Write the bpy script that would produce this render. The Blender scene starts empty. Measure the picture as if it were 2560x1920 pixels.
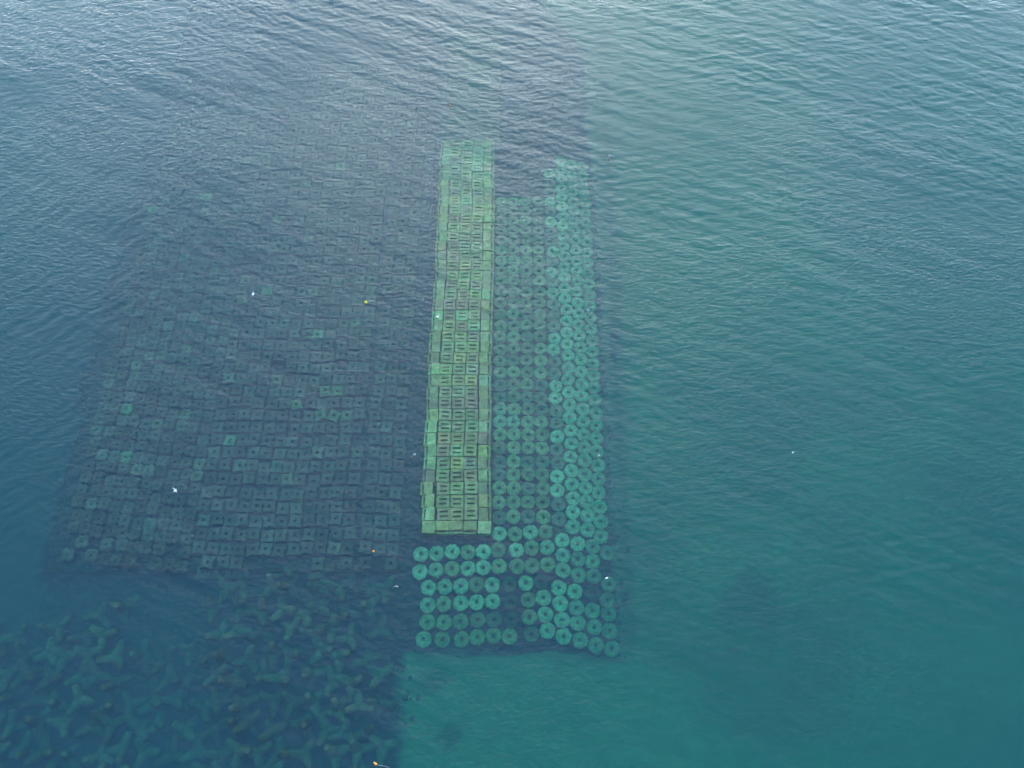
import bpy, bmesh, math, random
import numpy as np
from mathutils import Vector, Matrix

R = math.radians
random.seed(11)
rng = np.random.default_rng(5)
sc = bpy.context.scene
col = sc.collection

# ------------------------------------------------------------------ camera
F_PX, CX, CY = 1775.0, 1280.0, 960.0          # focal length and centre in photo pixels (2560 x 1920)
DEP = R(66.7)                                  # how far the axis looks below the horizon
CAM_Z = 129.4
cam_d = bpy.data.cameras.new("camera")
cam_d.sensor_width = 36.0
cam_d.lens = 36.0 * F_PX / 2560.0
cam_d.clip_end = 6000.0
cam = bpy.data.objects.new("camera", cam_d)
cam.location = (0, 0, CAM_Z)
cam.rotation_euler = (math.pi / 2 - DEP, 0, 0)
col.objects.link(cam)
sc.camera = cam

# ------------------------------------------------------------------ sky, sun, exposure (thin bright overcast)
SUN_EL, SUN_AZ = R(33), R(0)                 # azimuth from +Y, towards +X
w = bpy.data.worlds.new("World")
sc.world = w
w.use_nodes = True
nt = w.node_tree
bg = nt.nodes["Background"]
sky = nt.nodes.new("ShaderNodeTexSky")
sky.sky_type = 'NISHITA'
sky.sun_disc = False
sky.sun_elevation = SUN_EL
sky.sun_rotation = SUN_AZ
sky.air_density = 1.0
sky.dust_density = 2.0
sky.ozone_density = 1.0
hs = nt.nodes.new("ShaderNodeHueSaturation")
hs.inputs["Saturation"].default_value = 1.0
nt.links.new(sky.outputs[0], hs.inputs["Color"])
tint = nt.nodes.new("ShaderNodeMix"); tint.data_type = 'RGBA'; tint.blend_type = 'MULTIPLY'
tint.inputs[0].default_value = 1.0
tint.inputs[7].default_value = (0.76, 0.94, 1.09, 1)      # cool thin cloud
nt.links.new(hs.outputs[0], tint.inputs[6])
nt.links.new(tint.outputs[2], bg.inputs["Color"])
bg.inputs["Strength"].default_value = 0.15
sd = bpy.data.lights.new("sun", 'SUN')
sd.energy = 1.2
sd.angle = R(95)
sd.color = (0.77, 0.93, 1.0)
sun = bpy.data.objects.new("sun", sd)
dirv = Vector((math.sin(SUN_AZ) * math.cos(SUN_EL), math.cos(SUN_AZ) * math.cos(SUN_EL), math.sin(SUN_EL)))
sun.rotation_euler = dirv.to_track_quat('Z', 'Y').to_euler()
sun.location = (0, 0, 200)
col.objects.link(sun)
sc.view_settings.view_transform = 'Standard'
sc.view_settings.look = 'None'
sc.view_settings.exposure = 1.84
sc.view_settings.gamma = 1.0
sc.render.engine = 'CYCLES'
cy = sc.cycles
cy.use_denoising = True
cy.max_bounces = 3
cy.diffuse_bounces = 1
cy.glossy_bounces = 1
cy.transmission_bounces = 1
cy.volume_bounces = 1
cy.transparent_max_bounces = 8
cy.sample_clamp_indirect = 6.0

# ------------------------------------------------------------------ helpers
def px(u, v, z):
    """photo pixel -> point on the level plane at height z"""
    t = (v - CY) / F_PX
    s = (u - CX) / F_PX
    k = math.sin(DEP) + t * math.cos(DEP)
    h = (CAM_Z - z) / k
    return Vector((s * h, (math.cos(DEP) - t * math.sin(DEP)) * h, z))

ONES = ["", "first", "second", "third", "fourth", "fifth", "sixth", "seventh", "eighth", "ninth", "tenth", "eleventh",
        "twelfth", "thirteenth", "fourteenth", "fifteenth", "sixteenth", "seventeenth", "eighteenth", "nineteenth"]
CARD = ["", "one", "two", "three", "four", "five", "six", "seven", "eight", "nine", "ten", "eleven", "twelve", "thirteen",
        "fourteen", "fifteen", "sixteen", "seventeen", "eighteen", "nineteen"]
TENS = ["", "", "twenty", "thirty", "forty", "fifty"]
def ordw(n):
    if n < 20: return ONES[n]
    if n % 10 == 0: return TENS[n // 10][:-1] + "ieth"
    return TENS[n // 10] + "-" + ONES[n % 10]
def cardw(n):
    if n < 20: return CARD[n]
    return TENS[n // 10] + ("-" + CARD[n % 10] if n % 10 else "")

def tag(o, label=None, cat=None, group=None, kind=None):
    if label: o["label"] = label
    if cat: o["category"] = cat
    if group: o["group"] = group
    if kind: o["kind"] = kind
    return o

def mesh_obj(name, verts, faces, mat, parent=None, smooth=False):
    me = bpy.data.meshes.new(name)
    me.from_pydata(verts, [], faces)
    me.update()
    if smooth:
        me.polygons.foreach_set("use_smooth", [True] * len(me.polygons))
    if mat: me.materials.append(mat)
    o = bpy.data.objects.new(name, me)
    col.objects.link(o)
    if parent: o.parent = parent
    return o

def vnoise(x, y, seed=0):
    """smooth value noise, numpy arrays"""
    xi = np.floor(x).astype(np.int64); yi = np.floor(y).astype(np.int64)
    fx = x - xi; fy = y - yi
    fx = fx * fx * (3 - 2 * fx); fy = fy * fy * (3 - 2 * fy)
    def h(a, b):
        n = (a * 374761393 + b * 668265263 + seed * 974634457) & 0xFFFFFFFF
        n = ((n ^ (n >> 13)) * 1274126177) & 0xFFFFFFFF
        return ((n ^ (n >> 16)) & 0xFFFF) / 65535.0
    return (h(xi, yi) * (1 - fx) + h(xi + 1, yi) * fx) * (1 - fy) + (h(xi, yi + 1) * (1 - fx) + h(xi + 1, yi + 1) * fx) * fy

def fbm(x, y, seed=0, oct=4):
    a, s, t = 1.0, 0.0, 0.0
    for i in range(oct):
        s = s + a * vnoise(x, y, seed + i); t += a
        x = x * 2.03 + 7.1; y = y * 2.03 + 3.7; a *= 0.5
    return s / t

def sstep(a, b, x):
    t = np.clip((x - a) / (b - a), 0, 1)
    return t * t * (3 - 2 * t)

# ------------------------------------------------------------------ materials
def new_mat(name):
    m = bpy.data.materials.new(name)
    m.use_nodes = True
    n = m.node_tree
    b = n.nodes["Principled BSDF"]
    return m, n, b

def noise(n, scale, detail=4, rough=0.6, coord=None, vec_scale=None):
    t = n.nodes.new("ShaderNodeTexNoise")
    t.inputs["Scale"].default_value = scale
    t.inputs["Detail"].default_value = detail
    t.inputs["Roughness"].default_value = rough
    if coord is not None: n.links.new(coord, t.inputs["Vector"])
    return t

def ramp(n, fac, pts):
    r = n.nodes.new("ShaderNodeValToRGB")
    els = r.color_ramp.elements
    while len(els) < len(pts): els.new(0.5)
    for e, (p, c) in zip(els, pts):
        e.position = p
        e.color = (c[0], c[1], c[2], 1)
    n.links.new(fac, r.inputs[0])
    return r

def mix(n, a, b, fac, mode='MIX'):
    m = n.nodes.new("ShaderNodeMix")
    m.data_type = 'RGBA'; m.blend_type = mode
    for s, v in ((m.inputs[0], fac), (m.inputs[6], a), (m.inputs[7], b)):
        if hasattr(v, "is_linked") or hasattr(v, "links"): n.links.new(v, s)
        elif isinstance(v, (int, float)): s.default_value = v
        else: s.default_value = (v[0], v[1], v[2], 1)
    return m.outputs[2]

def concrete(name, source, algae, patch, amount, scale=1.0):
    """weed-covered concrete; source = own colour from 'object' or from the attribute 'tint'"""
    m, n, b = new_mat(name)
    geo = n.nodes.new("ShaderNodeNewGeometry")
    if source == 'object':
        oi = n.nodes.new("ShaderNodeObjectInfo"); base = oi.outputs["Color"]
    else:
        at = n.nodes.new("ShaderNodeAttribute"); at.attribute_name = "tint"; base = at.outputs["Color"]
    n1 = noise(n, 0.9 * scale, 5, 0.65, geo.outputs["Position"])
    n2 = noise(n, 4.5 * scale, 4, 0.6, geo.outputs["Position"])
    n3 = noise(n, 1.7 * scale, 3, 0.55, geo.outputs["Position"])
    v1 = ramp(n, n1.outputs[0], [(0.28, (0.55, 0.55, 0.55)), (0.72, (1.4, 1.4, 1.4))])
    c = mix(n, base, v1.outputs[0], 1.0, 'MULTIPLY')
    al = ramp(n, n3.outputs[0], [(0.45, (0, 0, 0)), (0.68, (amount, amount, amount))])
    c = mix(n, c, algae, al.outputs[0])
    pa = ramp(n, n2.outputs[0], [(0.66, (0, 0, 0)), (0.76, (0.55, 0.55, 0.55))])
    c = mix(n, c, patch, pa.outputs[0])
    n.links.new(c, b.inputs["Base Color"])
    b.inputs["Roughness"].default_value = 0.9
    b.inputs["Specular IOR Level"].default_value = 0.1
    bp = n.nodes.new("ShaderNodeBump")
    bp.inputs["Strength"].default_value = 0.6
    bp.inputs["Distance"].default_value = 0.26
    n.links.new(n2.outputs[0], bp.inputs["Height"])
    n.links.new(bp.outputs[0], b.inputs["Normal"])
    return m

M_STRIP = concrete("mossy_concrete", 'object', (0.20, 0.23, 0.085), (0.34, 0.40, 0.21), 0.5)
M_RING = concrete("ring_concrete", 'object', (0.09, 0.12, 0.05), (0.26, 0.32, 0.24), 0.5, 1.1)
M_RING_S = concrete("ring_concrete_mass", 'tint', (0.09, 0.12, 0.05), (0.26, 0.32, 0.24), 0.5, 1.1)
M_FIELD = concrete("weedy_concrete", 'object', (0.085, 0.072, 0.05), (0.19, 0.18, 0.15), 0.5, 0.8)
M_FIELD_S = concrete("weedy_concrete_mass", 'tint', (0.085, 0.072, 0.05), (0.19, 0.18, 0.15), 0.5, 0.8)
M_TETRA = concrete("tetrapod_concrete", 'object', (0.06, 0.07, 0.04), (0.15, 0.155, 0.12), 0.5, 0.7)

def plain(name, c, rough=0.5):
    m, n, b = new_mat(name)
    geo = n.nodes.new("ShaderNodeNewGeometry")
    nz = noise(n, 6.0, 3, 0.6, geo.outputs["Position"])
    v = ramp(n, nz.outputs[0], [(0.3, (0.8, 0.8, 0.8)), (0.7, (1.1, 1.1, 1.1))])
    n.links.new(mix(n, c, v.outputs[0], 1.0, 'MULTIPLY'), b.inputs["Base Color"])
    b.inputs["Roughness"].default_value = rough
    return m

def bed_material():
    m, n, b = new_mat("seabed_sand_and_weed")
    at = n.nodes.new("ShaderNodeAttribute"); at.attribute_name = "weed"
    geo = n.nodes.new("ShaderNodeNewGeometry")
    n1 = noise(n, 0.35, 6, 0.65, geo.outputs["Position"])
    n2 = noise(n, 2.2, 4, 0.6, geo.outputs["Position"])
    sand = ramp(n, n1.outputs[0], [(0.3, (0.34, 0.33, 0.25)), (0.7, (0.46, 0.44, 0.34))])
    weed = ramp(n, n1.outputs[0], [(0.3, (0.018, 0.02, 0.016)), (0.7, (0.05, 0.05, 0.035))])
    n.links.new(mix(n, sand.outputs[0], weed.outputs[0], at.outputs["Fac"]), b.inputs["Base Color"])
    b.inputs["Roughness"].default_value = 0.95
    bp = n.nodes.new("ShaderNodeBump"); bp.inputs["Distance"].default_value = 0.2
    n.links.new(n2.outputs[0], bp.inputs["Height"]); n.links.new(bp.outputs[0], b.inputs["Normal"])
    return m

def rubble_material():
    m, n, b = new_mat("dark_weedy_rubble")
    geo = n.nodes.new("ShaderNodeNewGeometry")
    vo = n.nodes.new("ShaderNodeTexVoronoi"); vo.inputs["Scale"].default_value = 0.9
    n.links.new(geo.outputs["Position"], vo.inputs["Vector"])
    n1 = noise(n, 0.5, 5, 0.6, geo.outputs["Position"])
    c1 = ramp(n, n1.outputs[0], [(0.3, (0.026, 0.024, 0.021)), (0.75, (0.075, 0.066, 0.052))])
    v1 = ramp(n, vo.outputs["Color"], [(0.1, (0.7, 0.7, 0.7)), (0.9, (1.25, 1.25, 1.25))])
    at = n.nodes.new("ShaderNodeAttribute"); at.attribute_name = "silt"
    stone = mix(n, c1.outputs[0], v1.outputs[0], 1.0, 'MULTIPLY')
    n.links.new(mix(n, stone, (0.36, 0.35, 0.27), at.outputs["Fac"]), b.inputs["Base Color"])
    b.inputs["Roughness"].default_value = 0.95
    bp = n.nodes.new("ShaderNodeBump"); bp.inputs["Distance"].default_value = 0.5; bp.invert = True
    n.links.new(vo.outputs["Distance"], bp.inputs["Height"]); n.links.new(bp.outputs[0], b.inputs["Normal"])
    return m

# water: scatter and absorption per metre (red, green, blue)
SCAT = (0.038, 0.050, 0.088)
ABSO = (0.310, 0.055, 0.083)
def sea_material():
    m = bpy.data.materials.new("sea_water")
    m.use_nodes = True
    n = m.node_tree
    n.nodes.clear()
    out = n.nodes.new("ShaderNodeOutputMaterial")
    tc = n.nodes.new("ShaderNodeTexCoord")
    # small ripples: two stretched noise layers
    def layer(rot, sx, sy, scale, detail):
        mp = n.nodes.new("ShaderNodeMapping")
        mp.inputs["Rotation"].default_value = (0, 0, rot)
        mp.inputs["Scale"].default_value = (sx, sy, 1)
        n.links.new(tc.outputs["Object"], mp.inputs["Vector"])
        return noise(n, scale, detail, 0.6, mp.outputs[0])
    add = layer(R(18), 0.55, 1.0, 1.7, 2.5)
    bp = n.nodes.new("ShaderNodeBump")
    bp.inputs["Strength"].default_value = 1.0
    bp.inputs["Distance"].default_value = 0.26
    ch = n.nodes.new("ShaderNodeAttribute"); ch.attribute_name = "chop"
    mu = n.nodes.new("ShaderNodeMath"); mu.operation = 'MULTIPLY'
    n.links.new(add.outputs[0], mu.inputs[0]); n.links.new(ch.outputs["Fac"], mu.inputs[1])
    n.links.new(mu.outputs[0], bp.inputs["Height"])
    fr = n.nodes.new("ShaderNodeFresnel"); fr.inputs["IOR"].default_value = 1.34
    n.links.new(bp.outputs[0], fr.inputs["Normal"])
    gl = n.nodes.new("ShaderNodeBsdfGlossy"); gl.inputs["Roughness"].default_value = 0.32
    n.links.new(bp.outputs[0], gl.inputs["Normal"])
    tr = n.nodes.new("ShaderNodeBsdfTransparent")
    mx = n.nodes.new("ShaderNodeMixShader")
    n.links.new(fr.outputs[0], mx.inputs[0]); n.links.new(tr.outputs[0], mx.inputs[1]); n.links.new(gl.outputs[0], mx.inputs[2])
    n.links.new(mx.outputs[0], out.inputs["Surface"])
    vs = n.nodes.new("ShaderNodeVolumeScatter")
    ds = max(SCAT); vs.inputs["Density"].default_value = ds
    vs.inputs["Color"].default_value = tuple(c / ds for c in SCAT) + (1,)
    va = n.nodes.new("ShaderNodeVolumeAbsorption")
    da = max(ABSO) / 0.98; va.inputs["Density"].default_value = da
    va.inputs["Color"].default_value = tuple(1 - c / da for c in ABSO) + (1,)
    ad = n.nodes.new("ShaderNodeAddShader")
    n.links.new(vs.outputs[0], ad.inputs[0]); n.links.new(va.outputs[0], ad.inputs[1])
    n.links.new(ad.outputs[0], out.inputs["Volume"])
    return m

# ------------------------------------------------------------------ terrain: seabed and rubble mound
STRIP_X0, STRIP_X1 = -16.9, -3.95
STRIP_Y0 = 26.2
def mound_z(x, y):
    """top of the dark rubble foundation (goes far down outside its outline)"""
    wob = (fbm(x * 0.25, y * 0.25, 3, 3) - 0.5) * 1.6
    ex = (fbm(x * 0.10, y * 0.10, 61, 4) - 0.5) * 7.0        # ragged outline
    ey = (fbm(x * 0.12, y * 0.12, 67, 4) - 0.5) * 6.0
    z = -3.65 - 1.5 * np.clip(y - 57, 0, 80) / 78                                # under the left field
    z = np.where(x > -18.5, -3.3, z)                         # under the strip
    z = np.where(x > -4.2, -3.9 - 0.12 * np.clip(x - 7, 0, 20), z)   # under the rings, leaning to the shore
    near = (y < 25.2) & (x > -22)
    z = np.where(near, -4.3 - 0.05 * (25.2 - y) - 0.05 * np.clip(x + 4, 0, 30), z)
    tet = (y < 19.5) & (x <= -22)
    z = np.where(tet, -7.2, z)
    z = np.where(y > STRIP_Y0 + 94.2, np.where((x > -18.5) & (x < -3.0), -7.0, z - (0.02 + 0.05) * (y - STRIP_Y0 - 94.2) * (x >= -3.0)), z)
    z = np.where(tet, -9.2 + 2.4 * sstep(2, 19, y), z)
    out = np.maximum(np.maximum(-86.5 + ex - x, 0), np.maximum(x - (18.2 + ex * (0.35 + 0.9 * sstep(100, 135, y))), 0))      # outside left / right edge
    endy = np.where(x > -20.5 + 0.3 * ex, 8.2 - 0.10 * np.clip(x + 4, 0, 30), -400.0)                        # near end of the ring bed
    out = np.maximum(out, np.maximum(endy + 0.6 * ey - y, 0))
    z = z - out * 1.2 + wob * 0.35
    return z

def mound_silt(x, y):
    """sand washed over the toe of the rubble on the shore side and the near end"""
    o = np.maximum(np.maximum(x - 17.6, 0), np.maximum(np.where(x > -19, 7.8 - 0.10 * np.clip(x + 4, 0, 30), -400.0) - y, 0))
    return sstep(0.4, 2.6, o + (fbm(x * 0.45, y * 0.45, 77, 4) - 0.5) * 3.5) * (o > 0)

def bed_z(x, y):
    z = -7.8 + 0.6 * sstep(22, 2, y) * sstep(60, 20, x) + 0.55 * sstep(20, 60, y) * sstep(24, 50, x) - 2.8 * sstep(-17, -40, x) - 0.8 * sstep(-80, -120, x) - 0.7 * sstep(25, 100, x) - 0.5 * sstep(20, -15, y) * sstep(30, 90, x)
    z = z + (fbm(x * 0.03, y * 0.03, 8, 3) - 0.5) * 1.0 + (fbm(x * 0.3, y * 0.3, 9, 2) - 0.5) * 0.15
    return z

def axis(lo, hi, step, far):
    core = np.arange(lo, hi + step * 0.5, step)
    ext = [20, 60, 150, 400, 900, far]
    return np.concatenate([[lo - e for e in reversed(ext)], core, [core[-1] + e for e in ext]])

def grid_obj(name, xs, ys, zf, mat, attr=None, smooth=True):
    X, Y = np.meshgrid(xs, ys)
    Z = zf(X, Y)
    nx, ny = len(xs), len(ys)
    co = np.stack([X, Y, Z], -1).reshape(-1, 3)
    i = np.arange(nx - 1)[None, :] + nx * np.arange(ny - 1)[:, None]
    q = np.stack([i, i + 1, i + nx + 1, i + nx], -1).reshape(-1, 4)
    me = bpy.data.meshes.new(name)
    me.vertices.add(len(co)); me.vertices.foreach_set("co", co.ravel())
    me.loops.add(q.size); me.loops.foreach_set("vertex_index", q.ravel())
    me.polygons.add(len(q)); me.polygons.foreach_set("loop_start", np.arange(0, q.size, 4))
    me.polygons.foreach_set("use_smooth", np.full(len(q), smooth))
    me.update()
    if attr:
        for nm, fn in attr.items():
            a = me.attributes.new(nm, 'FLOAT', 'POINT')
            a.data.foreach_set("value", fn(X, Y).ravel().astype(np.float32))
    me.materials.append(mat)
    o = bpy.data.objects.new(name, me)
    col.objects.link(o)
    return o

def blob(x, y, c, r):
    d = np.sqrt(((x - c[0]) / r[0]) ** 2 + ((y - c[1]) / r[1]) ** 2) + (fbm(x * 0.25, y * 0.25, 21, 3) - 0.5) * 0.9
    return 1 - sstep(0.55, 1.1, d)

dark1 = px(1880, 1510, -8); dark2 = px(1090, 1700, -7.5); dark3 = px(1125, 1838, -7.5)
def weed_f(x, y):
    wv = sstep(-18.5, -21, x + (fbm(x * 0.2, y * 0.2, 33, 3) - 0.5) * 3) * 0.97
    wv = wv * (1 - 0.55 * sstep(70, 110, y) * sstep(-95, -115, x) * sstep(0.35, 0.6, fbm(x * 0.03, y * 0.03, 40, 3)))
    for c, r, a in ((dark1, (8, 7), 0.45), (dark2, (4.5, 2.5), 0.45), (dark3, (2.0, 2.0), 0.6)):
        wv = np.maximum(wv, blob(x, y, c, r) * a)
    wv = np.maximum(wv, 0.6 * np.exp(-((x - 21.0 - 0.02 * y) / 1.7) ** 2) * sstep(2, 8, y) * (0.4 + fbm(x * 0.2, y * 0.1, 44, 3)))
    wv = np.maximum(wv, 0.30 * sstep(0.5, 0.75, fbm(x * 0.02 + 3, y * 0.03, 51, 3)))
    return wv

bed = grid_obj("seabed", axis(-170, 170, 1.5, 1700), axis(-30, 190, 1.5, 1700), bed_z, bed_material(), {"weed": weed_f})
tag(bed, "pale sandy seabed with dark weed patches under the sea", kind="structure")
mound = grid_obj("rubble_mound", np.arange(-104, 34.1, 0.55), np.arange(-22, 205, 0.55), mound_z, rubble_material(), {"silt": mound_silt})
tag(mound, "dark weedy rubble foundation under the breakwater blocks", kind="structure")

# ------------------------------------------------------------------ sea: one closed body of water with a rippled top
waves = []
def train(n, lam, spread, ang, slope, mask):
    for i in range(n):
        l = lam[0] * (lam[1] / lam[0]) ** random.random()
        a = R(ang) + R(random.gauss(0, spread))
        k = 2 * math.pi / l
        waves.append((k * math.cos(a), k * math.sin(a), slope / k / math.sqrt(n) * 1.4, random.random() * 6.28, mask))
train(10, (6.0, 11.0), 10, 67, 0.022, 0)
train(18, (2.2, 4.2), 20, 68, 0.050, 0)
train(34, (0.75, 1.9), 34, 76, 0.115, 0)
train(8, (5.0, 9.0), 10, 143, 0.022, 1)
train(14, (1.2, 3.2), 22, 140, 0.08, 1)
def wave_z(x, y):
    mB = sstep(-50, -85, x + (fbm(x * 0.03, y * 0.03, 70, 2) - 0.5) * 30) * sstep(160, 80, y) * (0.35 + 0.65 * sstep(0, 60, y))
    mA = (1 - 0.6 * mB) * (0.80 + 0.2 * sstep(-10, 40, x) + 0.25 * sstep(90, 150, y)) * (0.65 + 0.7 * sstep(0.25, 0.75, fbm(x * 0.035, y * 0.05, 71, 3))) * (0.55 + 0.45 * sstep(15, 90, y))
    far = sstep(260, 180, np.maximum(np.abs(x), np.abs(y - 80)))
    z = np.zeros_like(x)
    for kx, ky, a, ph, mk in waves:
        z += a * np.sin(kx * x + ky * y + ph) * (mA if mk == 0 else mB)
    return z * far

def build_sea():
    xs = axis(-148, 148, 0.34, 1600); ys = axis(-26, 180, 0.34, 1600)
    o = grid_obj("sea", xs, ys, wave_z, sea_material(),
                 {"chop": lambda x, y: (0.30 + 0.70 * sstep(10, 110, y)) * (0.55 + 0.9 * sstep(0.3, 0.7, fbm(x * 0.03 + 5, y * 0.06, 88, 3)))})
    me = o.data
    nx, ny = len(xs), len(ys)
    bm = bmesh.new(); bm.from_mesh(me); bm.verts.ensure_lookup_table()
    ring = [bm.verts[i] for i in range(nx)] + [bm.verts[nx * j + nx - 1] for j in range(1, ny)] + \
           [bm.verts[nx * (ny - 1) + i] for i in range(nx - 2, -1, -1)] + [bm.verts[nx * j] for j in range(ny - 2, 0, -1)]
    low = [bm.verts.new((v.co.x, v.co.y, -16.0)) for v in ring]
    n = len(ring)
    for i in range(n):
        bm.faces.new((ring[i], low[i], low[(i + 1) % n], ring[(i + 1) % n]))
    bm.faces.new(list(reversed(low)))
    bm.normal_update()
    bm.to_mesh(me); bm.free()
    return tag(o, "rippled teal sea water covering the whole view", kind="structure")
build_sea()

def wz(x, y):
    return float(wave_z(np.array([[x]]), np.array([[y]]))[0, 0])

# ------------------------------------------------------------------ block meshes
def jit(a): return (random.random() - 0.5) * 2 * a

def slab_mesh(name, xb, yb, holes, w2, d2, h, ledge=None, mat=None, ja=0.025, depth=0.75, cham=0.07):
    """rectangular block; xb/yb are inner break lines, holes a set of (i,j) cells sunk into the top"""
    xs = [-w2 + cham] + xb + [w2 - cham]
    ys = [-d2 + cham] + yb + [d2 - cham]
    V = []; Fc = []
    def zt(x, y):
        return (ledge(x, y) if ledge else 0.0)
    idx = {}
    for j, y in enumerate(ys):
        for i, x in enumerate(xs):
            idx[i, j] = len(V); V.append((x + jit(ja), y + jit(ja), zt(x, y) + jit(ja)))
    nx, ny = len(xs), len(ys)
    for j in range(ny - 1):
        for i in range(nx - 1):
            c = [idx[i, j], idx[i + 1, j], idx[i + 1, j + 1], idx[i, j + 1]]
            if (i, j) in holes:
                lo = []
                for q in c:
                    lo.append(len(V)); V.append((V[q][0], V[q][1], V[q][2] - depth))
                for q in range(4):
                    nb = [(i, j - 1), (i + 1, j), (i, j + 1), (i - 1, j)][q]
                    if nb not in holes:
                        Fc.append((c[q], c[(q + 1) % 4], lo[(q + 1) % 4], lo[q]))
                Fc.append(tuple(lo))
            else:
                Fc.append(tuple(c))
    per = [idx[i, 0] for i in range(nx)] + [idx[nx - 1, j] for j in range(1, ny)] + \
          [idx[i, ny - 1] for i in range(nx - 2, -1, -1)] + [idx[0, j] for j in range(ny - 2, 0, -1)]
    r1 = []; r2 = []
    for q in per:
        x, y, z = V[q]
        sx = x + (cham if x > w2 * 0.85 else -cham if x < -w2 * 0.85 else 0)
        sy = y + (cham if y > d2 * 0.85 else -cham if y < -d2 * 0.85 else 0)
        r1.append(len(V)); V.append((sx + jit(ja), sy + jit(ja), z - cham))
        r2.append(len(V)); V.append((sx, sy, -h))
    n = len(per)
    for i in range(n):
        j = (i + 1) % n
        Fc.append((per[j], per[i], r1[i], r1[j])); Fc.append((r1[j], r1[i], r2[i], r2[j]))
    Fc.append(tuple(reversed(r2)))
    me = bpy.data.meshes.new(name); me.from_pydata(V, [], Fc); me.update()
    me.materials.append(mat)
    return me

def radial_mesh(name, prof, outline, seg, mat, smooth=False, ja=0.03):
    """prof: list of (fraction or ('abs', r), z) rings from the hole bottom over the top and down the side"""
    V = []; Fc = []
    rings = []
    for kind, r, z in prof:
        ring = []
        for s in range(seg):
            a = 2 * math.pi * s / seg
            rad = r if kind == 'a' else r * outline(a, s)
            ring.append(len(V))
            V.append((math.cos(a) * rad + jit(ja), math.sin(a) * rad + jit(ja), z + jit(ja * 0.6)))
        rings.append(ring)
    for a, b in zip(rings[:-1], rings[1:]):
        for s in range(seg):
            t = (s + 1) % seg
            Fc.append((a[s], b[s], b[t], a[t]))
    Fc.append(tuple(rings[-1][::-1])); Fc.append(tuple(rings[0]))
    me = bpy.data.meshes.new(name); me.from_pydata(V, [], Fc); me.update()
    if smooth: me.polygons.foreach_set("use_smooth", [True] * len(me.polygons))
    me.materials.append(mat)
    return me

HS = 2.5
SX = [-0.72, -0.40, 0.40, 0.72]; SY = [-0.60, -0.26, 0.26, 0.60]
two_slot, one_slot, no_slot = [], [], []
for k in range(5):
    sx = [v + jit(0.07) for v in SX]; sy = [v + jit(0.03) for v in SY]
    two_slot.append(slab_mesh("two_slot_block", sx, sy, {(1, 1), (2, 1), (3, 1), (1, 3), (2, 3), (3, 3)}, 1.235, 1.175, HS, None, M_STRIP))
    # slot near the -Y side, outer lip a little lower
    one_slot.append(slab_mesh("one_slot_block", [-0.75, 0.75], [-0.84 + jit(0.03), -0.50 + jit(0.03)], {(1, 1)}, 1.235, 1.175, HS,
                              lambda x, y: -0.45 if y < -0.8 else 0.0, M_STRIP))
    no_slot.append(slab_mesh("plain_block", [-0.5, 0.5], [-0.4, 0.4], set(), 1.22, 1.16, HS, None, M_STRIP))

ring_meshes = []
for k in range(7):
    am = [1 + jit(0.05) for _ in range(24)]
    ph = random.random() * 6
    f = lambda a, s, am=am, ph=ph: (1.45 * am[s] + 0.04 * math.cos(8 * a + ph))
    gro = lambda a, s, f=f: f(a, s) * (0.985 if s % 3 else 0.96)
    ring_meshes.append(radial_mesh("ring_block", [('a', 0.30, -1.0), ('a', 0.33, -0.20), ('a', 0.50, -0.05), ('o', 0.55, 0.03), ('o', 0.80, 0.02),
                                                ('o', 0.955, -0.05), ('o', 1.0, -0.18), ('o', 0.98, -1.2)], gro, 24, M_RING, False, 0.025))
def star(a, s):
    c = max(abs(math.cos(a)), abs(math.sin(a)))
    return 1.21 / c * (1 - 0.16 * (1 - abs(math.sin(2 * a)) ** 1.0)) if True else 1
def lobed(a, s):
    return 1.10 + 0.30 * abs(math.sin(2 * a)) ** 0.8 + (0.05 if s % 2 else -0.03)
pin_meshes, lob_meshes = [], []
for k in range(6):
    am = [1 + jit(0.04) for _ in range(16)]
    pin_meshes.append(radial_mesh("pinched_block", [('a', 0.28, -0.9), ('a', 0.32, -0.06), ('o', 0.55, 0.02), ('o', 0.90, 0.0), ('o', 1.0, -0.16), ('o', 0.98, -1.3)],
                                  lambda a, s, am=am: star(a, s) * am[s], 16, M_FIELD, False, 0.035))
    lob_meshes.append(radial_mesh("lobed_block", [('a', 0.14, -0.8), ('a', 0.20, -0.10), ('o', 0.60, 0.04), ('o', 0.85, -0.02), ('o', 1.0, -0.22), ('o', 0.98, -1.2)],
                                  lambda a, s, am=am: lobed(a, s) * am[s], 16, M_FIELD, False, 0.05))

def place(me, name, loc, rz=0.0, color=(0.5, 0.5, 0.5), tilt=0.0):
    o = bpy.data.objects.new(name, me)
    o.location = loc
    o.rotation_euler = (jit(tilt), jit(tilt), rz)
    o.color = (color[0], color[1], color[2], 1)
    col.objects.link(o)
    return o

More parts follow.
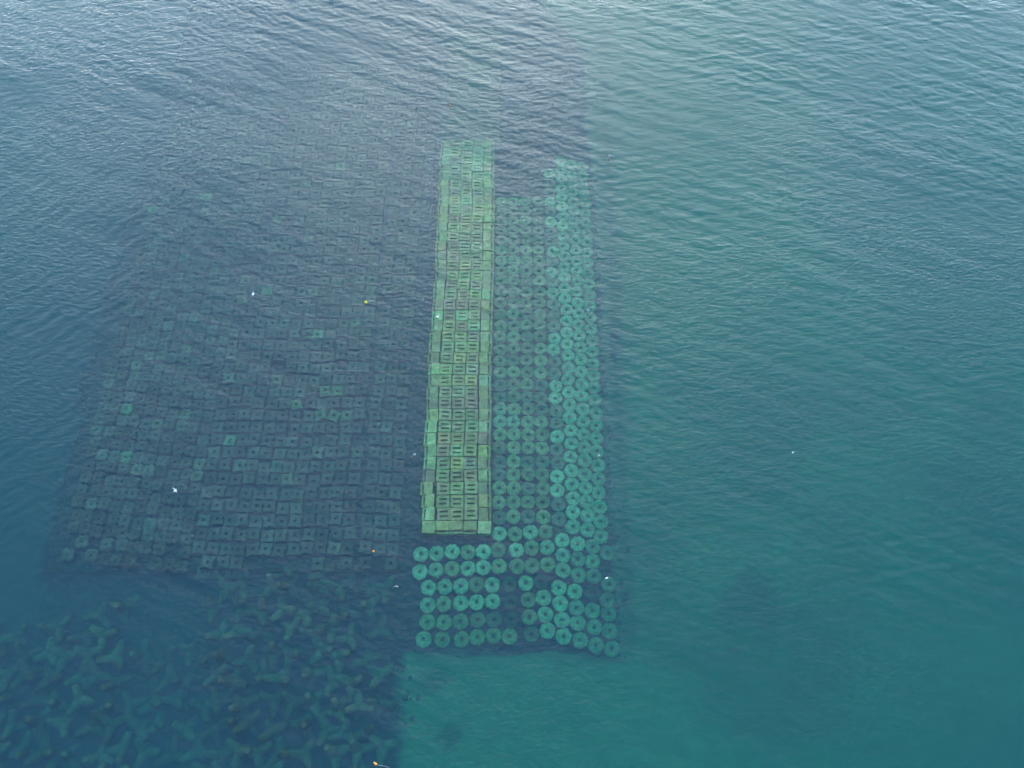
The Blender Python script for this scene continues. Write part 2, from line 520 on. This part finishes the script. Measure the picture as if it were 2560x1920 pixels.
# ------------------------------------------------------------------ shallow strip: five columns of square blocks
def strip_colour():
    t = random.random()
    if t < 0.10: return (0.31, 0.43, 0.21), "pale green"
    if t < 0.34: return (0.25, 0.26, 0.14), "brown-green"
    if t < 0.62: return (0.27, 0.335, 0.155), "mossy green"
    return (0.33, 0.345, 0.145), "yellow-green"
PX, PY = 2.59, 2.46
ROWS = 38
shift_l = {4: -0.35, 5: -0.3, 2: 0.05, 1: 0.08}
for r in range(ROWS):
    y = STRIP_Y0 + PY * (r + 0.5)
    rowx = 0.10 * math.sin(r * 0.9) + jit(0.05) + 0.22 * math.sin(r * 0.23 + 2)
    for c in range(5):
        x = STRIP_X0 + PX * (c + 0.5) + (rowx if 0 < c < 4 else 0.6 * rowx) + jit(0.08)
        if c == 0: x += shift_l.get(r + 1, -0.15 if r < 12 else 0.0) + jit(0.2)
        cc, word = strip_colour()
        z = -0.76 + jit(0.16) - 0.006 * r - 0.16 * max(0, r - 29)
        lab = f"%s in the shallow strip, {ordw(c + 1)} column from left, row {cardw(r + 1)} from front"
        if r == 0 and c in (0, 4):
            me, nm, rz, kind = random.choice(no_slot), "plain_block", 0, "plain block"
        elif r == 0:
            me, nm, rz, kind = random.choice(one_slot), "one_slot_block", 0, "one-slot block"
        elif c in (0, 4):
            me, nm, rz, kind = random.choice(one_slot), "one_slot_block", (-math.pi / 2 if c == 0 else math.pi / 2), "one-slot block"
            if random.random() < 0.16: cc, word = (0.31, 0.42, 0.20), "pale green"
        else:
            me, nm, rz, kind = random.choice(two_slot), "two_slot_block", random.choice((0, math.pi)), "two-slot block"
        o = place(me, nm, (x, y + jit(0.09), z), rz + R(jit(2.0)), [v * (1 + jit(0.13)) for v in cc], R(2.0))
        tag(o, lab % (word + " " + kind), "concrete block", "square blocks of the shallow strip")

# deeper run of the same blocks beyond the far end of the strip
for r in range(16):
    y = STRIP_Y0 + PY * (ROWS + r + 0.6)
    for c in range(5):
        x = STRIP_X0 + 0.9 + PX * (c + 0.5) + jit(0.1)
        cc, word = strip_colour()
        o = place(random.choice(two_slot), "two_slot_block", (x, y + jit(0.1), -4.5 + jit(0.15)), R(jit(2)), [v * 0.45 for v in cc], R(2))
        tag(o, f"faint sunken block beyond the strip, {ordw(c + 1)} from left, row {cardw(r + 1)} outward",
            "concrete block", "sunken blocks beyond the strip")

# ------------------------------------------------------------------ ring blocks
rings = []          # x, y, z, brightness, yellowish
def zring(x, y):
    z = -2.55 - 0.115 * max(0.0, x - 7.0)
    if y < 19.5: z -= 0.10 * (19.5 - y)
    if y < 25: z -= 0.15
    return z
Z3 = 3.253
rowsB = [
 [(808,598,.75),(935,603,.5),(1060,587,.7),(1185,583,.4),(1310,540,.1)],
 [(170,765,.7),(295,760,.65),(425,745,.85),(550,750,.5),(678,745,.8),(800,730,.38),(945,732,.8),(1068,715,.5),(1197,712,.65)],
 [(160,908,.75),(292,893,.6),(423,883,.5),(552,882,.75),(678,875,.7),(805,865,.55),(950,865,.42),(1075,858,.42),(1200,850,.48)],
 [(230,1040,.75),(365,1030,.6),(495,1025,.7),(620,1012,.33),(750,1015,.65),(890,1010,.1),(1023,998,.65),(1145,990,.06)],
 [(225,1180,.65),(355,1170,.5),(495,1165,.7),(623,1155,.78),(752,1148,.75),(903,1150,.04),(1042,1138,.4),(1167,1122,.65)],
 [(222,1320,.5),(355,1320,.5),(490,1315,.42),(632,1300,.32),(765,1300,.2),(905,1300,.04),(1052,1278,.42),(1183,1258,.7)],
 [(190,1457,.65),(345,1460,.42),(500,1460,.45),(628,1440,.5),(762,1430,.45),(892,1435,.5),(1070,1420,.2),(1198,1388,.75)],
 [(1318,650,.8),(1445,683,.85),(1565,705,.5),(1685,755,.4)],
 [(1325,775,.62),(1447,808,.45),(1568,828,.62)],
 [(1327,895,.62),(1450,937,.45),(1575,945,.4)],
 [(1293,1040,.8),(1422,1070,.75),(1570,1080,.05),(1700,1010,.42)],
 [(1303,1167,.85),(1435,1200,.58),(1565,1225,.55),(1685,1140,.38)],
 [(1318,1300,.75),(1447,1325,.68),(1580,1360,.6),(1697,1250,.45)],
 [(1330,1435,.75),(1465,1465,.62),(1595,1510,.58),(1705,1390,.5)],
 [(1725,1535,.55)],
]
for row in rowsB:
    for zx, zy, b in row:
        u, v = 1000 + zx / Z3, 1150 + zy / Z3
        p = px(u, v, -3.0)
        p = px(u, v, zring(p.x, p.y))
        z = p.z - (0.5 if b < 0.15 else 0.0)
        rings.append((p.x, p.y, z, b))
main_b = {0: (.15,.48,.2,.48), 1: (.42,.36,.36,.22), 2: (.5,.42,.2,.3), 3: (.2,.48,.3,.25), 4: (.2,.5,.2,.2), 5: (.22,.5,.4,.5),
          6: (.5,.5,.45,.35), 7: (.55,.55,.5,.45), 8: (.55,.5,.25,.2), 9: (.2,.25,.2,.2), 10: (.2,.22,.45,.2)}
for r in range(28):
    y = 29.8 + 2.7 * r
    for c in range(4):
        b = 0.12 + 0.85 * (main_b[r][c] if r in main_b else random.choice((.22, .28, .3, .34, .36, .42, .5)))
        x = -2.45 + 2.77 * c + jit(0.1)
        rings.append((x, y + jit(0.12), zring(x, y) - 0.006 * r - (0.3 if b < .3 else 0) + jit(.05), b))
def right_run(x0, y0, n, bs, dx=0.0, skip=()):
    y = y0
    for i in range(n):
        b = bs[i] if i < len(bs) else random.choice(bs)
        x = x0 + dx * i + jit(0.15)
        b = max(b, 0.2) + (0.1 if x > 10 else 0.0)
        rings.append((x, y, zring(x, y) - (0.4 if b < .25 else 0) + jit(.06), b))
        y += 2.72 + jit(0.08)
right_run(8.75, 29.4, 31, [.3,.28,.85,.85,.3,.3,.95,.3,.35,.85,.75,.32,.3,.75,.72,.35,.3,.4,.65,.4,.75,.4,.7])
right_run(11.5, 28.0, 33, [.6,.78,.66,.62,.7,.62,.58,.72,.68,.62,.72,.6,.6,.7,.78,.72,.7])
right_run(14.15, 27.5, 33, [.55,.64,.6,.6,.5,.56,.52,.58,.55,.66,.7,.66,.66,.6])
right_run(16.75, 26.3, 33, [.5,.52,.56,.52,.48,.55,.5,.54])
rings = [(x, y, z - 0.03 * max(0.0, y - 82), b) for x, y, z, b in rings]
rings.sort(key=lambda p: p[1])
far_rings = rings[299:]
rings = rings[:299]

def to_mass(name, pts, meshes, label, scale_rot, mat, colour):
    V, Fc, T = [], [], []
    for x, y, z, *extra in pts:
        me = random.choice(meshes)
        a = random.choice((0, 1, 2, 3)) * math.pi / 2 + R(jit(scale_rot)); ca, sa = math.cos(a), math.sin(a)
        b = len(V)
        cc = colour(x, y, *extra)
        for v in me.vertices:
            V.append((x + ca * v.co.x - sa * v.co.y, y + sa * v.co.x + ca * v.co.y, z + v.co.z)); T.append((cc[0], cc[1], cc[2], 1))
        for p in me.polygons: Fc.append(tuple(b + i for i in p.vertices))
    o = mesh_obj(name, V, Fc, mat)
    at = o.data.color_attributes.new("tint", 'FLOAT_COLOR', 'POINT')
    at.data.foreach_set("color", np.array(T, dtype=np.float32).ravel())
    return tag(o, label, kind="stuff")
def lerp3(a, b, t): return [a[i] + (b[i] - a[i]) * t for i in range(3)]
def row_rank(pts, pitch):
    """(row, place-in-row) for every point, rows counted from the near edge"""
    y0 = min(p[1] for p in pts)
    rows = {}
    for i, p in enumerate(pts): rows.setdefault(int((p[1] - y0) / pitch), []).append(i)
    res = {}
    for rn, key in enumerate(sorted(rows), 1):
        for cn, i in enumerate(sorted(rows[key], key=lambda q: pts[q][0]), 1): res[i] = (rn, cn)
    return res
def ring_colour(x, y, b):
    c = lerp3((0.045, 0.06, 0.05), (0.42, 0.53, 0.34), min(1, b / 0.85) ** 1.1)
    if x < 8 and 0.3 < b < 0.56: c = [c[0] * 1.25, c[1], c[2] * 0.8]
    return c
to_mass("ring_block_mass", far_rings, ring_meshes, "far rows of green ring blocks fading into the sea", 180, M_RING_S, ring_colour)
rk = row_rank(rings, 2.72)
for i, (x, y, z, b) in enumerate(rings):
    c = ring_colour(x, y, b)
    word = "dark weedy" if b < .16 else "dull green" if b < .4 else "green" if b < .6 else "pale"
    rn, cn = rk[i]
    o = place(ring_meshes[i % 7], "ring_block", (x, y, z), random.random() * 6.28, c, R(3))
    tag(o, f"{word} round ring block, {ordw(cn)} from left in row {cardw(rn)} from the near edge",
        "ring block", "ring blocks beside the strip")

# ------------------------------------------------------------------ left field of darker blocks
def field_colour(x, y):
    t = random.random()
    g = float(fbm(np.array([[x * 0.06]]), np.array([[y * 0.06]]), 90, 3)[0, 0])
    base = lerp3((0.135, 0.103, 0.088), (0.185, 0.14, 0.115), g)
    k = 0.62 + 0.55 * random.random()
    c = [v * k for v in base]
    if t < 0.004: return (0.21, 0.27, 0.17), "pale green"
    if t < 0.09: return (0.23, 0.18, 0.135), "brownish"
    return c, "dark weedy"
pin_cols = [-22.0, -24.55, -27.05] + [-30.35 - 2.5 * k for k in range(12)]
lob_cols = [-60.3 - 2.38 * k for k in range(10)]
pin_pts, lob_pts = [], []
for ci, x in enumerate(pin_cols):
    for r in range(48):
        y = 21.2 + 2.62 * r
        if r == 0 and (ci in (6, 7, 8, 9) or random.random() < 0.25): continue
        if random.random() < 0.02: continue
        pin_pts.append((x + jit(0.22) + 0.12 * math.sin(r), y + jit(0.22) + 0.2 * math.sin(ci * 0.6), -2.4 + jit(0.2) - (0.25 if ci < 3 else 0) - 1.5 * max(0, r - 14) / 30))
for ci, x in enumerate(lob_cols):
    for r in range(50):
        y = 20.6 + 2.42 * r + 0.25 * ci
        if r < 2 and random.random() < 0.35: continue
        lob_pts.append((x + jit(0.24), y + jit(0.24), -2.35 + jit(0.2) - 1.5 * max(0, r - 14) / 30))
for p in ((505, 1432), (530, 1432), (578, 1432), (606, 1432)):
    q = px(p[0], p[1], -3.4); pin_pts.append((q.x, q.y, -3.4))
bright_px = [(755,1010),(815,985),(850,980),(837,1052),(865,1041),(792,1034),(902,803),(923,735),(690,540),(688,620)]
brights = [px(u, v, -3.0) for u, v in bright_px]
for pts, meshes, name, kind, grp, pitch, rot in (
        (pin_pts, pin_meshes, "pinched_block", "square holed block", "square holed blocks of the left bed", 2.62, 7),
        (lob_pts, lob_meshes, "lobed_block", "small four-lobed block", "four-lobed blocks of the far left bed", 2.42, 9)):
    pts.sort(key=lambda p: p[1])
    near, rest = pts[:298], pts[298:]
    keep = [p for p in rest if name == "pinched_block" and any((p[0] - b.x) ** 2 + (p[1] - b.y) ** 2 < 1.5 ** 2 for b in brights)]
    if keep:
        rest = [p for p in rest if p not in keep]
        rest = near[298 - len(keep):] + rest
        near = near[:298 - len(keep)] + keep
    rk = row_rank(near, pitch)
    for i, (x, y, z) in enumerate(near):
        cc, word = field_colour(x, y)
        rz = random.choice((0, 1, 2, 3)) * math.pi / 2 + R(jit(rot))
        if any((x - b.x) ** 2 + (y - b.y) ** 2 < 1.5 ** 2 for b in brights):
            cc, word = (0.165, 0.195, 0.12), "pale green"
            rz += R(jit(30)); z += 0.2
        rn, cn = rk[i]
        o = place(random.choice(meshes), name, (x, y, z), rz, cc, R(7))
        tag(o, f"{word} {kind}, {ordw(cn)} from left in row {cardw(rn)} from near edge", "concrete block", grp)
    to_mass("pinched_block_mass" if name == "pinched_block" else "lobed_block_mass", rest, meshes,
            "far rows of dark " + ("square holed" if name == "pinched_block" else "four-lobed") + " blocks fading into the sea", rot, M_FIELD_S, lambda x, y: field_colour(x, y)[0])

# ------------------------------------------------------------------ tetrapod heap, lower left
def tetra_mesh():
    V, Fc = [], []
    dirs = [Vector((0, 0, 1))] + [Vector((math.cos(a) * 0.943, math.sin(a) * 0.943, -0.333)) for a in (0, 2 * math.pi / 3, 4 * math.pi / 3)]
    for d in dirs:
        ax = d.orthogonal().normalized(); ay = d.cross(ax)
        rings_ = []
        for t, r in ((0.0, 0.55), (0.50, 0.70), (1.25, 0.54), (2.02, 0.41), (2.14, 0.28)):
            ring = []
            for s in range(10):
                a = 2 * math.pi * s / 10
                p = d * t + (ax * math.cos(a) + ay * math.sin(a)) * r * (1 + jit(0.04))
                ring.append(len(V)); V.append(p)
            rings_.append(ring)
        for a_, b_ in zip(rings_[:-1], rings_[1:]):
            for s in range(10):
                t = (s + 1) % 10
                Fc.append((a_[s], a_[t], b_[t], b_[s]))
        Fc.append(tuple(rings_[-1]))
    me = bpy.data.meshes.new("tetrapod"); me.from_pydata(V, [], Fc); me.update()
    me.polygons.foreach_set("use_smooth", [True] * len(me.polygons))
    me.materials.append(M_TETRA)
    return me
tet_me = [tetra_mesh() for _ in range(4)]
tets = []
gx = np.arange(-92, -18, 4.0)
for j in range(10):
    for i, x0 in enumerate(gx):
        x = x0 + (2.0 if j % 2 else 0) + jit(1.0); y = -13.5 + 3.8 * j + jit(0.9)
        s = F_PX / (CAM_Z + 5)
        q = Vector((x, y, -5)) - Vector((0, 0, CAM_Z))
        zc = -q.z * math.sin(DEP) + q.y * math.cos(DEP)
        u = CX + F_PX * q.x / zc
        v = CY + F_PX * (-q.z * math.cos(DEP) - q.y * math.sin(DEP)) / zc
        if u < -60 or u > 965 or v > 1960 or v < 1425: continue
        # zones read from the photograph
        right = u > 530 + max(0, (v - 1800)) * 0.6 and v > 1425
        left = u < 320 and v > 1540 - 0.1 * u
        centre = 320 <= u and v > 1600 and v < 1760
        deep = not (right or left)
        if v < 1500 and u < 560: continue
        z = -4.7 + jit(0.6)
        if left: z = -4.9 + jit(0.6)
        if deep: z = -6.2 + jit(0.4)
        if deep and v < 1600: continue
        if u > 900: z -= 0.5
        tets.append((x, y, z))
rk = row_rank(tets, 3.8)
for i, (x, y, z) in enumerate(tets):
    k = 0.75 + 0.6 * random.random()
    rn, cn = rk[i]
    o = bpy.data.objects.new("tetrapod", tet_me[i % 4])
    o.location = (x, y, z)
    o.rotation_euler = (random.random() * 6.28, random.random() * 6.28, random.random() * 6.28)
    o.scale = [1.32 + 0.15 * random.random()] * 3
    o.color = (0.15 * k, 0.125 * k, 0.09 * k, 1)
    col.objects.link(o)
    tag(o, f"concrete tetrapod in the sunken heap, {ordw(cn)} from left, row {cardw(rn)} from bottom",
        "tetrapod", "tetrapods heaped at lower left")

# ------------------------------------------------------------------ loose stones strewn along the mound's edges
def stones(n):
    ico = bmesh.new(); bmesh.ops.create_icosphere(ico, subdivisions=1, radius=1.0)
    bv = [v.co.copy() for v in ico.verts]; bf = [[v.index for v in f.verts] for f in ico.faces]; ico.free()
    V, Fc = [], []
    for i in range(n):
        e = 1 + i % 3
        if e == 0: x, y = random.uniform(-20, 19), 7.6 - abs(random.gauss(0, 2.4))
        elif e == 1: x, y = 19.0 + abs(random.gauss(0, 1.8)), random.uniform(5, 120)
        elif e == 2: x, y = -20.3 + random.gauss(0.4, 1.3), random.uniform(-14, 24)
        else: x, y = random.uniform(-88, -20), random.uniform(12, 22)
        ax, ay = np.array([[x]]), np.array([[y]])
        z = max(float(mound_z(ax, ay)[0, 0]), float(bed_z(ax, ay)[0, 0]))
        r = 0.25 + 0.55 * random.random() ** 2
        rot = Matrix.Rotation(random.random() * 6.28, 3, 'Z') @ Matrix.Diagonal((1 + jit(.3), 1 + jit(.3), 0.7))
        b = len(V)
        for v in bv: V.append(rot @ (v * r * (1 + jit(0.22))) + Vector((x, y, z + r * 0.25)))
        for f in bf: Fc.append([b + q for q in f])
    return mesh_obj("scattered_stones", V, Fc, plain("dark_stone", (0.06, 0.06, 0.05), 0.95))
tag(stones(150), "dark loose stones strewn on the seabed around the block beds", kind="stuff")

# ------------------------------------------------------------------ floats, flag buoys and gulls
M_ORANGE = plain("orange_plastic", (0.75, 0.26, 0.03), 0.4)
M_YELLOW = plain("yellow_plastic", (0.80, 0.62, 0.06), 0.4)
M_WHITE = plain("white_plastic", (0.55, 0.57, 0.58), 0.5)
M_ROPE = plain("red_rope", (0.24, 0.09, 0.07), 0.9)
M_PALE = plain("pale_rope", (0.45, 0.42, 0.40), 0.9)
M_POLE = plain("orange_pole", (0.62, 0.34, 0.12), 0.6)
M_DARK = plain("dark_fitting", (0.04, 0.04, 0.04), 0.6)

def lathe(name, prof, seg, mat, parent=None, smooth=True):
    V, Fc, rr = [], [], []
    for r, z in prof:
        ring = []
        for s in range(seg):
            a = 2 * math.pi * s / seg
            ring.append(len(V)); V.append((r * math.cos(a), r * math.sin(a), z))
        rr.append(ring)
    for a, b in zip(rr[:-1], rr[1:]):
        for s in range(seg):
            t = (s + 1) % seg
            Fc.append((a[s], a[t], b[t], b[s]))
    Fc.append(tuple(rr[-1])); Fc.append(tuple(reversed(rr[0])))
    return mesh_obj(name, V, Fc, mat, parent, smooth)

def tube(name, pts, r, mat, parent=None):
    V, Fc = [], []
    for i, p in enumerate(pts):
        p = Vector(p)
        d = (Vector(pts[min(i + 1, len(pts) - 1)]) - Vector(pts[max(i - 1, 0)])).normalized()
        a = d.orthogonal().normalized(); b = d.cross(a)
        for s in range(5):
            q = 2 * math.pi * s / 5
            V.append(p + (a * math.cos(q) + b * math.sin(q)) * r)
    for i in range(len(pts) - 1):
        for s in range(5):
            t = (s + 1) % 5
            Fc.append((i * 5 + s, i * 5 + t, i * 5 + 5 + t, i * 5 + 5 + s))
    return mesh_obj(name, V, Fc, mat, parent, True)

def empty(name, loc, rz=0):
    o = bpy.data.objects.new(name, None); o.empty_display_size = 0.3
    o.location = loc; o.rotation_euler = (0, 0, rz); col.objects.link(o)
    return o

def sphere_prof(r, squash=1.0, n=8):
    return [(max(0.02, r * math.sin(math.pi * i / n)), -r * squash * math.cos(math.pi * i / n)) for i in range(n + 1)]

def ball_float(u, v, r, mat, label, rope=None, ropemat=None, rope_r=0.03):
    p = px(u, v, 0.1)
    root = empty("float_buoy", (p.x, p.y, wz(p.x, p.y)))
    b = lathe("float_ball", sphere_prof(r, 0.95), 16, mat, root); b.location.z = r * 0.35
    e = lathe("rope_eye", [(r * 0.28, r * 1.2), (r * 0.3, r * 1.32), (r * 0.12, r * 1.42)], 8, M_DARK, root)
    if rope:
        pts = []
        for uu, vv in rope:
            q = px(uu, vv, 0.05)
            pts.append((q.x - p.x, q.y - p.y, wz(q.x, q.y) - root.location.z + 0.05))
        tube("rope", pts, rope_r, ropemat or M_ROPE, root)
    tag(root, label, "buoy")
    return root

ball_float(914.5, 755.5, 0.30, M_YELLOW, "round yellow float with a short pale rope over the dark left bed",
           [(914, 755), (921, 753), (926, 752), (930, 751), (934, 752)], M_PALE, 0.06)
ball_float(933.5, 1378.5, 0.20, M_ORANGE, "small orange float with red rope near the strip's near left corner",
           [(897, 1364), (905, 1366), (915, 1369), (925, 1373), (933, 1378), (945, 1380), (960, 1385), (975, 1389), (990, 1394), (1006, 1400)], M_ROPE, 0.014)
ball_float(1125.3, 264, 0.19, M_ORANGE, "tiny orange float beyond the far end of the strip")
ball_float(935.8, 1907.5, 0.16, M_ORANGE, "smaller upper float of the orange pair at the bottom edge")
ball_float(939.2, 1910.6, 0.20, M_ORANGE, "larger lower float of the orange pair at the bottom edge",
           [(939, 1911), (950, 1914), (960, 1915), (970, 1918), (980, 1926)], M_PALE, 0.013)

p = px(1093.5, 792, 0.1)
root = empty("box_float", (p.x, p.y, wz(p.x, p.y)), R(3))
def box(name, sx, sy, sz, loc, mat, parent):
    bm = bmesh.new(); bmesh.ops.create_cube(bm, size=1.0)
    bmesh.ops.scale(bm, vec=(sx, sy, sz), verts=bm.verts)
    bmesh.ops.bevel(bm, geom=list(bm.edges), offset=0.03, segments=2, affect='EDGES')
    bmesh.ops.translate(bm, vec=loc, verts=bm.verts)
    me = bpy.data.meshes.new(name); bm.to_mesh(me); bm.free(); me.materials.append(mat)
    o = bpy.data.objects.new(name, me); col.objects.link(o); o.parent = parent
    return o
box("float_body", 0.42, 0.34, 0.26, (0.06, 0, 0.06), M_WHITE, root)
box("end_cap", 0.12, 0.30, 0.22, (-0.215, 0, 0.06), M_ORANGE, root)
tag(root, "small white and orange box float over the strip's left edge", "buoy")

def flag_buoy(u, v, lean, length, label, flag=True):
    p = px(u, v, 0.0)
    root = empty("flag_buoy", (p.x, p.y, wz(p.x, p.y)))
    lathe("float", [(0.03, -0.16), (0.13, -0.10), (0.15, 0.02), (0.10, 0.14), (0.04, 0.17)], 12, M_DARK, root)
    top = Vector((lean[0], lean[1], 1)).normalized() * length
    tube("pole", [-top * 0.12, top * 0.5, top], 0.045, M_POLE, root)
    if flag:
        a = top * 0.97; b = top * 0.66
        out = Vector((0.36, -0.16, -0.1))
        th = Vector((0.02, 0.05, 0.0))
        pts = [a, a + out + (b - a) * 0.35, b + out * 0.3, b]
        V = [q - th for q in pts] + [q + th for q in pts]
        mesh_obj("flag", V, [(0, 1, 2, 3), (7, 6, 5, 4), (0, 4, 5, 1), (1, 5, 6, 2), (2, 6, 7, 3), (3, 7, 4, 0)], M_WHITE, root)
    tag(root, label, "flag buoy", "flag buoys marking the breakwater")
    return root
flag_buoy(1027, 1145, (0.42, 0.1), 2.5, "orange pole buoy with white tip left of the strip's middle")
flag_buoy(984, 1468, (0.38, 0.0), 2.3, "orange pole buoy with white flag left of the nearest ring rows")
flag_buoy(1469, 786, (-0.1, 0.1), 2.0, "pole buoy near the right edge of the middle ring rows")
flag_buoy(1491, 1145, (0.05, 0.05), 2.2, "leaning pole buoy at the right edge of the nearer ring rows")
flag_buoy(1419, 1460, (0.0, 0.1), 1.7, "short bare pole buoy between the nearest pale ring blocks", False)
flag_buoy(1522, 400, (-0.1, 0.0), 1.9, "white tipped pole buoy in the far teal water right of the rings")

def gull_material():
    m, n, b = new_mat("gull_plumage")
    tc = n.nodes.new("ShaderNodeTexCoord")
    sp = n.nodes.new("ShaderNodeSeparateXYZ"); n.links.new(tc.outputs["Object"], sp.inputs[0])
    ab = n.nodes.new("ShaderNodeMath"); ab.operation = 'ABSOLUTE'; n.links.new(sp.outputs["Y"], ab.inputs[0])
    r = ramp(n, ab.outputs[0], [(0.10, (0.82, 0.82, 0.80)), (0.14, (0.45, 0.47, 0.50)), (0.46, (0.45, 0.47, 0.50)), (0.50, (0.05, 0.05, 0.055))])
    n.links.new(r.outputs[0], b.inputs["Base Color"])
    b.inputs["Roughness"].default_value = 0.8
    return m
M_GULL = gull_material()
def gull(p, heading, dihedral, label, sitting=False, size=1.0):
    """one continuous mesh: body along +X, wings lofted out of its flanks"""
    bm = bmesh.new()
    prof = [(-0.30, 0.012, 0.0), (-0.24, 0.05, 0.0), (-0.12, 0.085, -0.005), (0.0, 0.095, -0.01), (0.09, 0.08, 0.0), (0.14, 0.05, 0.02),
            (0.18, 0.048, 0.035), (0.215, 0.04, 0.035), (0.235, 0.016, 0.028), (0.275, 0.008, 0.018)]
    rings_ = []
    for x, r, z in prof:
        ring = []
        for s in range(8):
            a = 2 * math.pi * s / 8
            wide = 1.9 if x < -0.26 else 1.0
            ring.append(bm.verts.new((x, math.cos(a) * r * wide, z + math.sin(a) * r * (0.5 if x < -0.26 else 0.85))))
        rings_.append(ring)
    for a, b in zip(rings_[:-1], rings_[1:]):
        for s in range(8):
            bm.faces.new((a[s], b[s], b[(s + 1) % 8], a[(s + 1) % 8]))
    bm.faces.new(rings_[0]); bm.faces.new(list(reversed(rings_[-1])))
    if not sitting:
        for sd in (1, -1):
            prev = None
            for d, xo, ch, up in ((0.05, 0.02, 0.17, 0.02), (0.22, 0.06, 0.16, 0.02 + 0.17 * dihedral), (0.40, 0.02, 0.13, 0.02 + 0.30 * dihedral), (0.58, -0.10, 0.035, 0.02 + 0.38 * dihedral)):
                sec = [bm.verts.new((xo + ch * q, sd * d * (1 - 0.12 * dihedral), up + t)) for q, t in ((0.45, 0.0), (0.1, 0.016), (-0.5, 0.002), (0.1, -0.010))]
                if prev:
                    for s in range(4):
                        f = (prev[s], prev[(s + 1) % 4], sec[(s + 1) % 4], sec[s])
                        bm.faces.new(f if sd > 0 else tuple(reversed(f)))
                else:
                    bm.faces.new(sec if sd < 0 else list(reversed(sec)))
                prev = sec
            bm.faces.new(prev if sd > 0 else list(reversed(prev)))
    me = bpy.data.meshes.new("gull"); bm.to_mesh(me); bm.free()
    me.polygons.foreach_set("use_smooth", [True] * len(me.polygons))
    me.materials.append(M_GULL)
    o = bpy.data.objects.new("gull", me); col.objects.link(o)
    o.location = p; o.rotation_euler = (0, 0, heading); o.scale = (size,) * 3
    return tag(o, label, "gull")
gull(px(438, 1226, 28), R(48), 0.55, "white gull flying low over the lower left block bed")
gull(px(633, 735, 28), R(4), 0.5, "white gull flying over the upper left block bed")
q = px(1517, 1445, 0.0); gull((q.x, q.y, wz(q.x, q.y) + 0.05), R(20), 0, "white gull resting on the water by the right edge ring blocks", True)
q = px(1982, 1131, 0.0); gull((q.x, q.y, wz(q.x, q.y) + 0.05), R(60), 0, "lone white gull resting on the open water at right", True, 0.8)
